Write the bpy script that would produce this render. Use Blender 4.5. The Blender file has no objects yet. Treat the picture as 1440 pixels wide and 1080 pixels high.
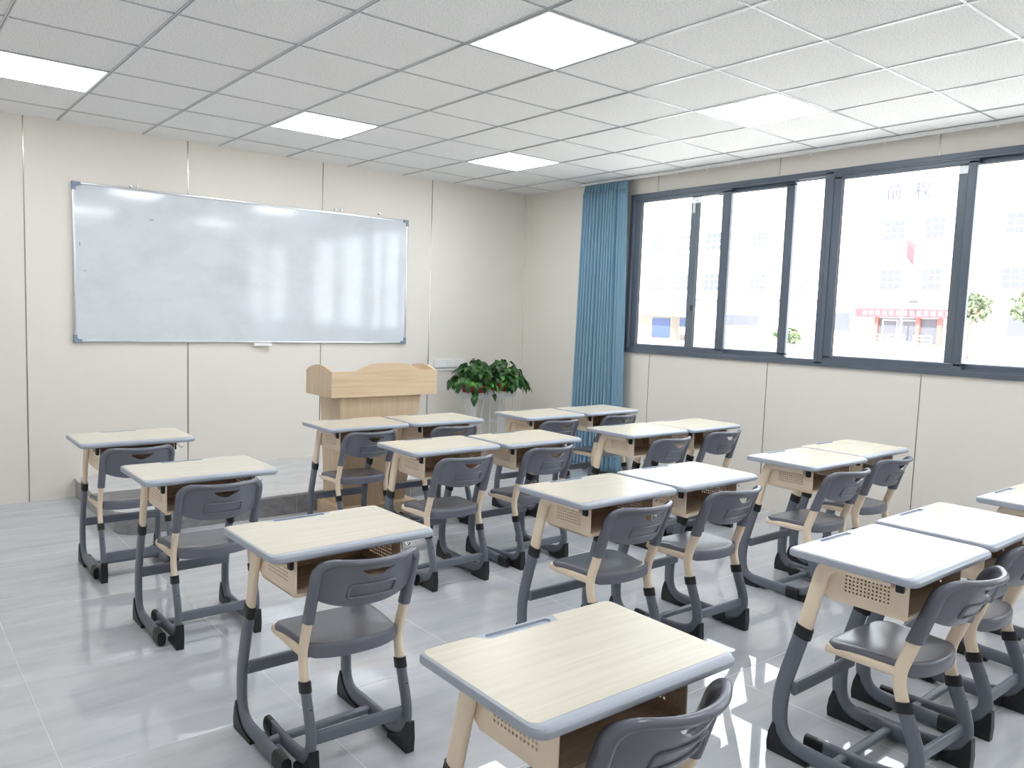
import bpy, bmesh, math, random
from mathutils import Vector, Matrix
random.seed(7)
scene = bpy.context.scene
COL = scene.collection
PI = math.pi

# ------------------------------------------------------------------ helpers
def link(o):
    COL.objects.link(o)
    return o

def srgb(r, g, b):
    f = lambda c: (c / 255 / 12.92) if c / 255 <= 0.04045 else ((c / 255 + 0.055) / 1.055) ** 2.4
    return (f(r), f(g), f(b), 1.0)

def mat(name, col, rough=0.5, metal=0.0, spec=0.5, coat=0.0):
    m = bpy.data.materials.new(name)
    m.use_nodes = True
    b = m.node_tree.nodes['Principled BSDF']
    b.inputs['Base Color'].default_value = col if len(col) == 4 else (*col, 1)
    b.inputs['Roughness'].default_value = rough
    b.inputs['Metallic'].default_value = metal
    b.inputs['Specular IOR Level'].default_value = spec
    b.inputs['Coat Weight'].default_value = coat
    return m

def nd(m, t, **kw):
    n = m.node_tree.nodes.new(t)
    for k, v in kw.items():
        setattr(n, k, v)
    return n

def lk(m, a, b):
    m.node_tree.links.new(a, b)

def coords(m, scale=(1, 1, 1), loc=(0, 0, 0), kind='Object'):
    tc = nd(m, 'ShaderNodeTexCoord')
    mp = nd(m, 'ShaderNodeMapping')
    mp.inputs['Scale'].default_value = scale
    mp.inputs['Location'].default_value = loc
    lk(m, tc.outputs[kind], mp.inputs['Vector'])
    return mp.outputs['Vector']

def noise(m, vec, scale, detail=3, rough=0.55):
    n = nd(m, 'ShaderNodeTexNoise')
    n.inputs['Scale'].default_value = scale
    n.inputs['Detail'].default_value = detail
    n.inputs['Roughness'].default_value = rough
    lk(m, vec, n.inputs['Vector'])
    return n.outputs['Fac']

def ramp(m, fac, stops):
    r = nd(m, 'ShaderNodeValToRGB')
    el = r.color_ramp.elements
    while len(el) < len(stops):
        el.new(0.5)
    for e, (p, c) in zip(el, stops):
        e.position = p
        e.color = c
    lk(m, fac, r.inputs['Fac'])
    return r.outputs['Color']

def bump(m, h, strength, dist=0.002):
    b = nd(m, 'ShaderNodeBump')
    b.inputs['Strength'].default_value = strength
    b.inputs['Distance'].default_value = dist
    lk(m, h, b.inputs['Height'])
    lk(m, b.outputs['Normal'], m.node_tree.nodes['Principled BSDF'].inputs['Normal'])

def base(m):
    return m.node_tree.nodes['Principled BSDF'].inputs['Base Color']

def obj(name, bm, material, parent=None, smooth=None, loc=None):
    """one mesh object from a bmesh (freed); smooth = angle in degrees"""
    bmesh.ops.recalc_face_normals(bm, faces=bm.faces[:])
    me = bpy.data.meshes.new(name)
    bm.to_mesh(me)
    bm.free()
    for mm in (material if isinstance(material, (list, tuple)) else [material]):
        me.materials.append(mm)
    if smooth is not None:
        me.polygons.foreach_set('use_smooth', [True] * len(me.polygons))
        me.set_sharp_from_angle(angle=math.radians(smooth))
    o = link(bpy.data.objects.new(name, me))
    if parent:
        o.parent = parent
    if loc:
        o.location = loc
    return o

def tag(o, label=None, cat=None, group=None, kind=None):
    if label: o['label'] = label
    if cat: o['category'] = cat
    if group: o['group'] = group
    if kind: o['kind'] = kind
    return o

def empty(name, loc=(0, 0, 0), rz=0.0):
    o = link(bpy.data.objects.new(name, None))
    o.location = loc
    o.rotation_euler = (0, 0, rz)
    o.empty_display_size = 0.1
    return o

def add_box(bm, x0, x1, y0, y1, z0, z1, bev=0.0, seg=2, mi=0):
    vs = [bm.verts.new((x, y, z)) for x in (x0, x1) for y in (y0, y1) for z in (z0, z1)]
    idx = ((0, 1, 3, 2), (4, 6, 7, 5), (0, 4, 5, 1), (2, 3, 7, 6), (0, 2, 6, 4), (1, 5, 7, 3))
    fs = [bm.faces.new([vs[i] for i in f]) for f in idx]
    for f in fs:
        f.material_index = mi
    if bev > 0:
        es = list({e for f in fs for e in f.edges})
        r = bmesh.ops.bevel(bm, geom=es, offset=bev, segments=seg, profile=0.5, affect='EDGES')
        for f in r['faces']:
            f.material_index = mi
    return bm

def box(*a, **k):
    return add_box(bmesh.new(), *a, **k)

def add_prism(bm, pts, axis, a0, a1, bev=0.0, seg=2):
    """extrude a 2D polygon: axis 'x' -> pts are (y,z); 'y' -> (x,z); 'z' -> (x,y)"""
    def P(p, a):
        return {'x': (a, p[0], p[1]), 'y': (p[0], a, p[1]), 'z': (p[0], p[1], a)}[axis]
    n = len(pts)
    lo = [bm.verts.new(P(p, a0)) for p in pts]
    hi = [bm.verts.new(P(p, a1)) for p in pts]
    fs = [bm.faces.new(lo[::-1]), bm.faces.new(hi)]
    for i in range(n):
        fs.append(bm.faces.new((lo[i], lo[(i + 1) % n], hi[(i + 1) % n], hi[i])))
    if bev > 0:
        es = list(set(fs[0].edges) | set(fs[1].edges))
        bmesh.ops.bevel(bm, geom=es, offset=bev, segments=seg, profile=0.5, affect='EDGES')
    return bm

def prism(*a, **k):
    return add_prism(bmesh.new(), *a, **k)

def rounded(x0, x1, y0, y1, r, n=6):
    """rounded rectangle outline; r is one radius or (r00, r10, r11, r01)"""
    if not isinstance(r, (tuple, list)):
        r = (r,) * 4
    out = []
    for (cx, cy, sx, sy, a0, rr) in ((x0, y0, 1, 1, PI, r[0]), (x1, y0, -1, 1, 1.5 * PI, r[1]), (x1, y1, -1, -1, 0, r[2]), (x0, y1, 1, -1, 0.5 * PI, r[3])):
        for k in range(n + 1):
            a = a0 + 0.5 * PI * k / n
            out.append((cx + sx * rr + rr * math.cos(a), cy + sy * rr + rr * math.sin(a)))
    return out

def fillet(path, r, n=8):
    """round the corners of a polyline of 2D points"""
    out = [Vector(path[0])]
    for i in range(1, len(path) - 1):
        p0, p, p1 = Vector(path[i - 1]), Vector(path[i]), Vector(path[i + 1])
        rr = r[i - 1] if isinstance(r, (list, tuple)) else r
        d0, d1 = (p0 - p), (p1 - p)
        l = min(rr, d0.length * 0.49, d1.length * 0.49)
        a, b = p + d0.normalized() * l, p + d1.normalized() * l
        for k in range(n + 1):
            t = k / n
            out.append(a * (1 - t) ** 2 + p * 2 * t * (1 - t) + b * t ** 2)
    out.append(Vector(path[-1]))
    return out

def add_flat_tube(bm, path, x, w, t, ns=14, power=2.6, cap=True):
    """oval tube along a (y,z) path in the plane x; w wide in that plane, t thick across it"""
    rings = []
    n = len(path)
    for i, p in enumerate(path):
        d = (path[min(i + 1, n - 1)] - path[max(i - 1, 0)]).normalized()
        nrm = Vector((-d.y, d.x))
        ring = []
        for k in range(ns):
            a = 2 * PI * k / ns
            c, s = math.cos(a), math.sin(a)
            c = math.copysign(abs(c) ** (2 / power), c)
            s = math.copysign(abs(s) ** (2 / power), s)
            q = p + nrm * (c * w / 2)
            ring.append(bm.verts.new((x + s * t / 2, q.x, q.y)))
        rings.append(ring)
    for a, b in zip(rings, rings[1:]):
        for k in range(ns):
            bm.faces.new((a[k], a[(k + 1) % ns], b[(k + 1) % ns], b[k]))
    if cap:
        bm.faces.new(rings[0][::-1])
        bm.faces.new(rings[-1])
    return bm

def flat_tube(*a, **k):
    return add_flat_tube(bmesh.new(), *a, **k)

def add_wire(bm, pts, r, ns=6, closed=False):
    pts = [Vector(p) for p in pts]
    n = len(pts)
    rings = []
    for i, p in enumerate(pts):
        if closed:
            d = (pts[(i + 1) % n] - pts[i - 1]).normalized()
        else:
            d = (pts[min(i + 1, n - 1)] - pts[max(i - 1, 0)]).normalized()
        u = d.cross(Vector((0, 0, 1)))
        if u.length < 1e-3:
            u = d.cross(Vector((1, 0, 0)))
        u.normalize()
        v = d.cross(u)
        rings.append([bm.verts.new(p + (u * math.cos(2 * PI * k / ns) + v * math.sin(2 * PI * k / ns)) * r) for k in range(ns)])
    m = n if closed else n - 1
    for i in range(m):
        a, b = rings[i], rings[(i + 1) % n]
        for k in range(ns):
            bm.faces.new((a[k], a[(k + 1) % ns], b[(k + 1) % ns], b[k]))
    if not closed:
        bm.faces.new(rings[0][::-1])
        bm.faces.new(rings[-1])
    return bm

def add_lathe(bm, prof, c=(0, 0, 0), n=32, caps=True):
    rings = []
    for (r, z) in prof:
        rings.append([bm.verts.new((c[0] + r * math.cos(2 * PI * k / n), c[1] + r * math.sin(2 * PI * k / n), c[2] + z)) for k in range(n)])
    for a, b in zip(rings, rings[1:]):
        for k in range(n):
            bm.faces.new((a[k], a[(k + 1) % n], b[(k + 1) % n], b[k]))
    if caps:
        bm.faces.new(rings[0][::-1])
        bm.faces.new(rings[-1])
    return bm

def boolean(o, cutter, op='DIFFERENCE'):
    """apply a boolean to o's mesh once, drop the cutter"""
    md = o.modifiers.new('b', 'BOOLEAN')
    md.operation = op
    md.object = cutter
    md.solver = 'EXACT'
    bpy.context.view_layer.update()
    me = bpy.data.meshes.new_from_object(o.evaluated_get(bpy.context.evaluated_depsgraph_get()))
    o.modifiers.clear()
    old = o.data
    o.data = me
    me.name = o.name
    bpy.data.meshes.remove(old)
    bpy.data.objects.remove(cutter)

def copy_tree(o, parent=None):
    c = o.copy()
    COL.objects.link(c)
    if parent:
        c.parent = parent
    for ch in list(o.children):
        copy_tree(ch, c)
    return c

# ------------------------------------------------------------------ materials
M = {}
def wall_material(name, col):
    m = mat(name, col, 0.42, spec=0.35)
    v = coords(m)
    bump(m, noise(m, v, 900, 2), 0.06, 0.0006)
    return m
M['wall'] = wall_material('cream_panel', srgb(231, 227, 220))
M['seam'] = mat('seam_strip_metal', srgb(176, 170, 160), 0.22, 0.9)

m = mat('mineral_fibre_tile', srgb(242, 243, 244), 0.9, spec=0.1)
v = coords(m)
n1 = noise(m, v, 130, 4, 0.7)
n2 = noise(m, v, 420, 2, 0.6)
mix = nd(m, 'ShaderNodeMath', operation='ADD')
lk(m, n1, mix.inputs[0]); lk(m, n2, mix.inputs[1])
lk(m, ramp(m, n1, [(0.34, srgb(204, 205, 208)), (0.50, srgb(246, 246, 246))]), base(m))
bump(m, mix.outputs[0], 0.35, 0.003)
M['tile'] = m
M['tbar'] = mat('ceiling_grid_metal', srgb(206, 208, 212), 0.30, 0.35)
M['groove'] = mat('ceiling_grid_groove', srgb(128, 132, 138), 0.30, 0.6)

# polished grey porcelain floor tiles, veined along x
m = mat('polished_floor_tile', srgb(176, 179, 186), 0.02, spec=1.0)
v = coords(m, (0.55, 3.2, 1))
nz = nd(m, 'ShaderNodeTexNoise')
nz.inputs['Scale'].default_value = 2.6
nz.inputs['Detail'].default_value = 9
nz.inputs['Roughness'].default_value = 0.66
nz.inputs['Distortion'].default_value = 0.5
lk(m, v, nz.inputs['Vector'])
lk(m, ramp(m, nz.outputs['Fac'], [(0.30, srgb(178, 181, 188)), (0.48, srgb(190, 193, 199)), (0.62, srgb(197, 199, 204)), (0.80, srgb(208, 210, 214))]), base(m))
M['floor'] = m
M['grout'] = mat('pale_grout', srgb(214, 214, 216), 0.5)
m = mat('platform_stone', srgb(168, 170, 174), 0.12, spec=0.5)
v = coords(m, (0.8, 3, 3))
lk(m, ramp(m, noise(m, v, 3, 8, 0.65), [(0.3, srgb(182, 184, 188)), (0.7, srgb(206, 207, 210))]), base(m))
M['platform_top'] = m
m = mat('platform_riser', srgb(150, 150, 152), 0.3)
v = coords(m, (3, 3, 5))
lk(m, ramp(m, noise(m, v, 5, 8, 0.7), [(0.3, srgb(128, 129, 132)), (0.7, srgb(166, 166, 168))]), base(m))
M['platform_face'] = m

m = mat('pale_maple_laminate', srgb(216, 210, 192), 0.27, spec=0.5)
v = coords(m, (1.2, 26, 26))
lk(m, ramp(m, noise(m, v, 2.2, 8, 0.62), [(0.28, srgb(201, 195, 177)), (0.55, srgb(210, 204, 187)), (0.8, srgb(216, 211, 196))]), base(m))
M['laminate'] = m
M['edge'] = mat('blue_grey_edge_plastic', srgb(166, 173, 186), 0.34)
M['tray'] = mat('pen_tray_plastic', srgb(160, 170, 182), 0.34)
M['grey'] = mat('dark_blue_grey_plastic', srgb(106, 109, 121), 0.27, spec=0.6)
m = M['grey']
v = coords(m)
bump(m, noise(m, v, 700, 2), 0.05, 0.0004)
M['steel'] = mat('slate_grey_powder_coat', srgb(106, 112, 124), 0.36)
M['beige'] = mat('beige_powder_coat', srgb(243, 225, 201), 0.40)
M['black'] = mat('black_plastic', srgb(26, 27, 30), 0.45)
m = mat('brown_wood_lining', srgb(186, 158, 128), 0.5)
v = coords(m, (2, 30, 30))
lk(m, ramp(m, noise(m, v, 3, 6, 0.6), [(0.3, srgb(196, 170, 142)), (0.7, srgb(222, 198, 170))]), base(m))
M['lining'] = m
M['metal'] = mat('bright_steel', srgb(200, 202, 205), 0.25, 1.0)
m = mat('light_oak_laminate', srgb(222, 194, 160), 0.4)
v = coords(m, (1.0, 24, 24))
lk(m, ramp(m, noise(m, v, 2.4, 8, 0.6), [(0.25, srgb(204, 178, 148)), (0.55, srgb(219, 195, 166)), (0.8, srgb(228, 206, 180))]), base(m))
M['oak'] = m
m = mat('light_oak_upright', srgb(222, 194, 160), 0.4)
v = coords(m, (24, 24, 1.0))
lk(m, ramp(m, noise(m, v, 2.4, 8, 0.6), [(0.25, srgb(200, 174, 144)), (0.55, srgb(215, 191, 162)), (0.8, srgb(226, 204, 178))]), base(m))
M['oak_v'] = m

m = mat('whiteboard_enamel', srgb(214, 220, 227), 0.1, spec=0.75)
v = coords(m, (1.0, 1, 1.6))
a = noise(m, v, 1.6, 6, 0.65)
lk(m, ramp(m, a, [(0.34, srgb(203, 209, 214)), (0.5, srgb(212, 218, 225)), (0.68, srgb(218, 224, 232))]), base(m))
rr = nd(m, 'ShaderNodeMapRange')
rr.inputs['To Min'].default_value = 0.03; rr.inputs['To Max'].default_value = 0.14
lk(m, noise(m, coords(m, (6, 1, 1.4)), 2.2, 5, 0.7), rr.inputs['Value'])
lk(m, rr.outputs['Result'], m.node_tree.nodes['Principled BSDF'].inputs['Roughness'])
M['board'] = m
M['alu'] = mat('brushed_aluminium', srgb(214, 217, 221), 0.3, 0.85)
M['cap'] = mat('grey_corner_plastic', srgb(132, 146, 164), 0.4)
M['white'] = mat('white_plastic', srgb(238, 239, 240), 0.4)
M['frame'] = mat('slate_window_aluminium', srgb(94, 103, 117), 0.34, 0.1)
M['gasket'] = mat('dark_gasket', srgb(34, 37, 42), 0.6)

m = bpy.data.materials.new('window_glass')
m.use_nodes = True
nt = m.node_tree
nt.nodes.clear()
out = nt.nodes.new('ShaderNodeOutputMaterial')
tr = nt.nodes.new('ShaderNodeBsdfTransparent'); tr.inputs['Color'].default_value = (0.97, 0.985, 0.98, 1)
gl = nt.nodes.new('ShaderNodeBsdfGlossy'); gl.inputs['Roughness'].default_value = 0.01
lw_ = nt.nodes.new('ShaderNodeLayerWeight'); lw_.inputs['Blend'].default_value = 0.5
pw = nt.nodes.new('ShaderNodeMath'); pw.operation = 'POWER'; pw.inputs[1].default_value = 5.0
fr = nt.nodes.new('ShaderNodeMath'); fr.operation = 'MULTIPLY_ADD'; fr.inputs[1].default_value = 0.9; fr.inputs[2].default_value = 0.03
nt.links.new(lw_.outputs['Facing'], pw.inputs[0]); nt.links.new(pw.outputs[0], fr.inputs[0])
mx = nt.nodes.new('ShaderNodeMixShader')
nt.links.new(fr.outputs[0], mx.inputs[0]); nt.links.new(tr.outputs[0], mx.inputs[1]); nt.links.new(gl.outputs[0], mx.inputs[2])
nt.links.new(mx.outputs[0], out.inputs[0])
M['glass'] = m

def emit(name, col, s):
    m = bpy.data.materials.new(name)
    m.use_nodes = True
    b = m.node_tree.nodes['Principled BSDF']
    b.inputs['Base Color'].default_value = (0.9, 0.9, 0.9, 1)
    b.inputs['Emission Color'].default_value = col
    b.inputs['Emission Strength'].default_value = s
    return m
M['led'] = emit('lit_led_diffuser', (0.96, 0.98, 1.0, 1), 9.0)

m = mat('blue_curtain_cloth', srgb(126, 160, 182), 0.85, spec=0.15)
b = m.node_tree.nodes['Principled BSDF']
b.inputs['Sheen Weight'].default_value = 0.15
v = coords(m, (1, 400, 400))
bump(m, noise(m, v, 3, 2), 0.15, 0.0008)
M['curtain'] = m

m = mat('pothos_leaf', srgb(70, 120, 50), 0.38)
v = coords(m)
lk(m, ramp(m, noise(m, v, 9, 2), [(0.36, srgb(28, 62, 30)), (0.54, srgb(46, 92, 40)), (0.70, srgb(98, 150, 62))]), base(m))
M['leaf'] = m
M['stem'] = mat('pothos_stem', srgb(96, 134, 70), 0.5)
M['soil'] = mat('potting_soil', srgb(60, 46, 36), 0.9)
M['pot'] = mat('red_plastic_pot', srgb(168, 32, 36), 0.35)
M['wire'] = mat('white_painted_wire', srgb(236, 238, 240), 0.4)

M['facade'] = mat('pale_facade_render', srgb(240, 238, 236), 0.8)
M['yard'] = mat('pale_concrete_yard', srgb(232, 228, 224), 0.9)
M['ext_glass'] = mat('far_window_glass', srgb(92, 93, 101), 0.5, spec=0.2)
M['ext_frame'] = mat('far_window_frame', srgb(214, 214, 220), 0.6)
M['red'] = mat('red_banner_cloth', srgb(196, 70, 78), 0.7)
M['redpost'] = mat('red_painted_column', srgb(150, 92, 88), 0.7)
M['blue'] = mat('blue_sheet_door', srgb(54, 68, 104), 0.6)
M['leafout'] = mat('pale_tree_leaf', srgb(112, 122, 98), 0.7)
M['bushleaf'] = mat('shrub_leaf', srgb(88, 104, 72), 0.7)
M['bark'] = mat('tree_bark', srgb(132, 120, 112), 0.9)
M['letter'] = mat('rooftop_letter_paint', srgb(76, 76, 92), 0.6)
M['ext_grey'] = mat('far_grey_sheet', srgb(96, 96, 98), 0.7)
M['cream'] = mat('shed_wall_paint', srgb(128, 122, 116), 0.8)

# ------------------------------------------------------------------ the room
XR, YF, H = 5.203, -0.201, 2.831          # right wall, front wall, ceiling
XL, YB = -2.0, -8.9                        # left wall and back wall (behind the camera)
T = 0.10

fl = obj('floor', box(XL - T, XR + T, YB - T, YF + T, -0.12, 0), M['floor'])
tag(fl, kind='structure')
bm = bmesh.new()
gw = 0.0016
x = -0.11 - 0.8 * 2
while x < XR:
    if x > XL: add_box(bm, x - gw, x + gw, YB, YF, -0.002, 0.0006)
    x += 0.8
y = -3.36 + 0.8 * 3
while y > YB:
    if y < YF: add_box(bm, XL, XR, y - gw, y + gw, -0.002, 0.0006)
    y -= 0.8
obj('grout_line', bm, M['grout'], fl)

ce = obj('ceiling', box(XL - T, XR + T, YB - T, YF + T, H, H + 0.12), M['tile'])
tag(ce, kind='structure')
bm = bmesh.new()
bg = bmesh.new()
i = -3
while 0.6 * i < XR:
    x = 0.6 * i
    if x > XL:
        add_box(bm, x - 0.009, x + 0.009, YB, YF, H - 0.005, H + 0.001)
        add_box(bg, x - 0.003, x + 0.003, YB, YF, H - 0.0058, H - 0.004)
    i += 1
j = 1
while -0.6 * j > YB:
    y = -0.6 * j
    add_box(bm, XL, XR, y - 0.006, y + 0.006, H - 0.004, H + 0.001)
    add_box(bg, XL, XR, y - 0.002, y + 0.002, H - 0.0048, H - 0.003)
    j += 1
g = obj('trim_1', bm, M['tbar']); tag(g, kind='structure')
obj('groove', bg, M['groove'], g)
bm = bmesh.new()                              # wall angle around the ceiling
add_box(bm, XL, XR, YF - 0.018, YF, H - 0.004, H)
add_box(bm, XL, XL + 0.018, YB, YF, H - 0.004, H)
add_box(bm, XL, XR, YB, YB + 0.018, H - 0.004, H)
add_box(bm, XR - 0.018, XR, YB, YF, H - 0.004, H)
tag(obj('trim_2', bm, M['white']), kind='structure')

wf = tag(obj('wall_front', box(XL - T, XR + T, YF, YF + T, 0, H), M['wall']), kind='structure')
wl = tag(obj('wall_left', box(XL - T, XL, YB, YF, 0, H), M['wall']), kind='structure')
wb = tag(obj('wall_back', box(XL - T, XR + T, YB - T, YB, 0, H), M['wall']), kind='structure')
for x in (-0.823, 0.377, 1.548, 2.752, 3.953):
    obj('seam_strip', box(x - 0.004, x + 0.004, YF - 0.0025, YF + 0.002, 0, H), M['seam'], wf)
obj('corner_strip', box(XR - 0.02, XR, YF - 0.02, YF, 0, H - 0.004), M['wall'], wf)

# right wall with the window openings
ZB, ZT = 1.197, 2.675
W1 = (-1.722, -3.672)
W2 = (-3.672, -5.622)
W3 = (-6.30, -8.25)
bm = bmesh.new()
add_box(bm, XR, XR + T, YB, YF, 0, ZB)
add_box(bm, XR, XR + T, YB, YF, ZT, H)
for a, b_ in ((YF, W1[0]), (W2[1], W3[0]), (W3[1], YB)):
    add_box(bm, XR, XR + T, b_, a, ZB, ZT)
wr = tag(obj('wall_right', bm, M['wall']), kind='structure')
for y in (-2.022, -3.242, -4.425, -5.62, -6.82, -8.02):
    in_win = any(b_ < y < a for a, b_ in (W1, W2, W3))
    for z0, z1 in (((0, ZB - 0.005), (ZT + 0.005, H - 0.005)) if in_win else ((0, H - 0.005),)):
        obj('seam_strip', box(XR - 0.0015, XR + 0.002, y - 0.003, y + 0.003, z0, z1), M['seam'], wr)

def ring_frame(bm, y0, y1, z0, z1, w, x0, x1, bev=0.004, wl_=None, wr_=None):
    """rectangular frame in the plane x; y0 > y1"""
    wl_ = wl_ or w; wr_ = wr_ or w
    add_box(bm, x0, x1, y1, y0, z0, z0 + w, bev)
    add_box(bm, x0, x1, y1, y0, z1 - w, z1, bev)
    add_box(bm, x0, x1, y0 - wl_, y0, z0 + w * 0.5, z1 - w * 0.5, bev)
    add_box(bm, x0, x1, y1, y1 + wr_, z0 + w * 0.5, z1 - w * 0.5, bev)

def window(n, span, inner, outer, wi=0.085):
    y0, y1 = span
    bm = bmesh.new()
    fx0, fx1 = XR - 0.022, XR + 0.085
    ring_frame(bm, y0, y1, ZB, ZT, 0.036, fx0, fx1, 0.003)
    # the tracks of the sill and head
    for zz in (ZB + 0.036, ZT - 0.036 - 0.012):
        for xx in (XR - 0.020, XR + 0.028, XR + 0.076):
            add_box(bm, xx, xx + 0.006, y1 + 0.03, y0 - 0.03, zz, zz + 0.012)
    w = tag(obj('window_%d' % n, bm, M['frame']), kind='structure')
    for (a, b_), xo, ws in ((inner, XR - 0.012, wi), (outer, XR + 0.036, 0.075)):
        bm = bmesh.new()
        z0, z1 = ZB + 0.040, ZT - 0.034
        ring_frame(bm, a, b_, z0, z1, 0.045, xo, xo + 0.038, 0.006, 0.080, ws)
        s = obj('sash', bm, M['frame'], w)
        obj('pane', box(xo + 0.017, xo + 0.022, b_ + ws - 0.004, a - 0.076, z0 + 0.04, z1 - 0.04), M['glass'], s)
        bm = bmesh.new()
        ring_frame(bm, a - 0.0785, b_ + ws - 0.0015, z0 + 0.0435, z1 - 0.0435, 0.004, xo + 0.010, xo + 0.029, 0)
        obj('gasket', bm, M['gasket'], s)
    return w
w1 = window(1, W1, (-1.770, -2.815), (-2.375, -3.362))
obj('latch', box(XR + 0.028, XR + 0.037, -2.452, -2.425, 1.60, 1.65, 0.003), M['gasket'], w1)
w2 = window(2, W2, (-3.690, -4.672), (-4.542, -5.590), 0.056)
for w, y in ((w1, -2.42), (w2, -4.632)):
    obj('sticker', box(XR + 0.0345, XR + 0.0355, y, y + 0.026, 2.46, 2.565), M['white'], w)
w3 = window(3, W3, (-6.36, -7.36), (-7.26, -8.21))  # unseen window unit, added for the extra daylight it lets in

# raised platform with rounded front corners
px0, px1, pyf, pz = 0.690, 3.14, -1.51, 0.150
outl = rounded(px0, px1, pyf, YF + 0.02, (0.16, 0.16, 0.001, 0.001), 10)
pl = tag(obj('platform', prism(outl, 'z', 0.0, pz - 0.016), M['platform_face'], smooth=35), kind='structure')
obj('platform_slab', prism(rounded(px0 - 0.006, px1 + 0.006, pyf - 0.006, YF + 0.02, (0.166, 0.166, 0.001, 0.001), 10), 'z', pz - 0.016, pz, 0.002), M['platform_top'], pl, smooth=35)
bm = bmesh.new()
for k in range(5):
    xx = 0.92 + 0.5 * k
    add_box(bm, xx - 0.0015, xx + 0.0015, pyf - 0.0012, pyf + 0.002, 0, pz - 0.017)
obj('grout_line', bm, M['grout'], pl)

# ------------------------------------------------------------------ ceiling lights
LIGHTS = [((0, 2), 'square lit ceiling panel left of the whiteboard, cut off by the left edge'),
          ((3, 2), 'square lit ceiling panel above the whiteboard, second along the front row of lights'),
          ((6, 2), 'square lit ceiling panel nearest the corner with the blue curtain'),
          ((3, 6), 'largest square lit ceiling panel, at the top centre of the photo'),
          ((6, 6), 'square lit ceiling panel nearest the windows, above the second sash'),
          ((0, 6), 'square lit ceiling panel over the left aisle, beside the largest one'),
          ((0, 10), 'square lit ceiling panel at the back of the room, by the left wall'),
          ((3, 10), 'square lit ceiling panel at the back of the room, in the middle'),
          ((6, 10), 'square lit ceiling panel at the back of the room, by the windows')]
proto = None
for (ci, cj), lab in LIGHTS:
    loc = (0.6 * ci + 0.3, -0.6 * cj - 0.3, H)
    if proto is None:
        proto = empty('ceiling_light')
        bm = bmesh.new()
        a = 0.291
        ring = [(-a, a), (-a, -a)]
        for (x0, x1, y0, y1) in ((-a, a, -a, -a + 0.012), (-a, a, a - 0.012, a), (-a, -a + 0.012, -a + 0.012, a - 0.012), (a - 0.012, a, -a + 0.012, a - 0.012)):
            add_box(bm, x0, x1, y0, y1, -0.006, 0.0)
        obj('frame', bm, M['white'], proto)
        obj('diffuser', box(-a + 0.012, a - 0.012, -a + 0.012, a - 0.012, -0.005, -0.001), M['led'], proto)
        o = proto
    else:
        o = copy_tree(proto)
    o.location = loc
    tag(o, lab, 'ceiling light', 'square led panels in the ceiling grid')

# ------------------------------------------------------------------ whiteboard and what hangs on the front wall
wbx0, wbx1, wbz0, wbz1 = 0.690, 3.662, 1.198, 2.398
wb = empty('whiteboard', (0, 0, 0))
tag(wb, 'long white dry-erase board with thin aluminium frame on the front wall', 'whiteboard')
obj('writing_surface', box(wbx0 + 0.006, wbx1 - 0.006, YF - 0.020, YF - 0.002, wbz0 + 0.006, wbz1 - 0.006), M['board'], wb)
bm = bmesh.new()
fw = 0.016
for (a0, a1, z0, z1) in ((wbx0, wbx1, wbz0, wbz0 + fw), (wbx0, wbx1, wbz1 - fw, wbz1), (wbx0, wbx0 + fw, wbz0 + fw, wbz1 - fw), (wbx1 - fw, wbx1, wbz0 + fw, wbz1 - fw)):
    add_box(bm, a0, a1, YF - 0.026, YF - 0.001, z0, z1, 0.003)
obj('frame', bm, M['alu'], wb, smooth=40)
for cx, sx in ((wbx0, 1), (wbx1, -1)):
    for cz, sz in ((wbz0, 1), (wbz1, -1)):
        L, t = 0.058, 0.024
        pts = [(cx - sx * 0.003, cz - sz * 0.003), (cx + sx * L, cz - sz * 0.003), (cx + sx * L, cz + sz * t), (cx + sx * t, cz + sz * t), (cx + sx * t, cz + sz * L), (cx - sx * 0.003, cz + sz * L)]
        obj('corner_cap', prism(pts, 'y', YF - 0.030, YF - 0.001, 0.003), M['cap'], wb)
obj('marker_ledge', box(2.10, 2.26, YF - 0.05, YF - 0.001, wbz0 - 0.026, wbz0 - 0.001, 0.004), M['white'], wb)
bm = bmesh.new()                                # small dried marker strokes
for (x, z, w_, h_) in ((1.24, 2.165, 0.035, 0.004), (0.735, 1.925, 0.004, 0.03), (0.765, 1.74, 0.012, 0.004)):
    add_box(bm, x, x + w_, YF - 0.0206, YF - 0.0198, z, z + h_)
obj('marker_stroke', bm, M['black'], wb)
hook0 = None
for (x, z, lab) in ((1.150, 2.420, 'small screw hook above the left end of the whiteboard'),
                    (1.105, 2.413, 'tiny screw just left of the hook over the whiteboard'),
                    (2.875, 2.425, 'small screw over the whiteboard right of the middle, left of its pair'),
                    (2.935, 2.425, 'small screw over the whiteboard right of the middle, right of its pair'),
                    (3.340, 2.430, 'small screw over the right end of the whiteboard')):
    if hook0 is None:
        bm = bmesh.new()
        add_lathe(bm, [(0.011, 0), (0.011, 0.004), (0.006, 0.006), (0.006, 0.022), (0.009, 0.024), (0.009, 0.028)], n=12)
        bmesh.ops.rotate(bm, verts=bm.verts, cent=(0, 0, 0), matrix=Matrix.Rotation(PI / 2, 3, 'X'))
        hook0 = obj('wall_screw', bm, M['metal'], smooth=40)
        o = hook0
    else:
        o = hook0.copy(); COL.objects.link(o)
    o.location = (x, YF, z)
    tag(o, lab, 'screw', 'screws in the wall over the whiteboard')

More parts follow.
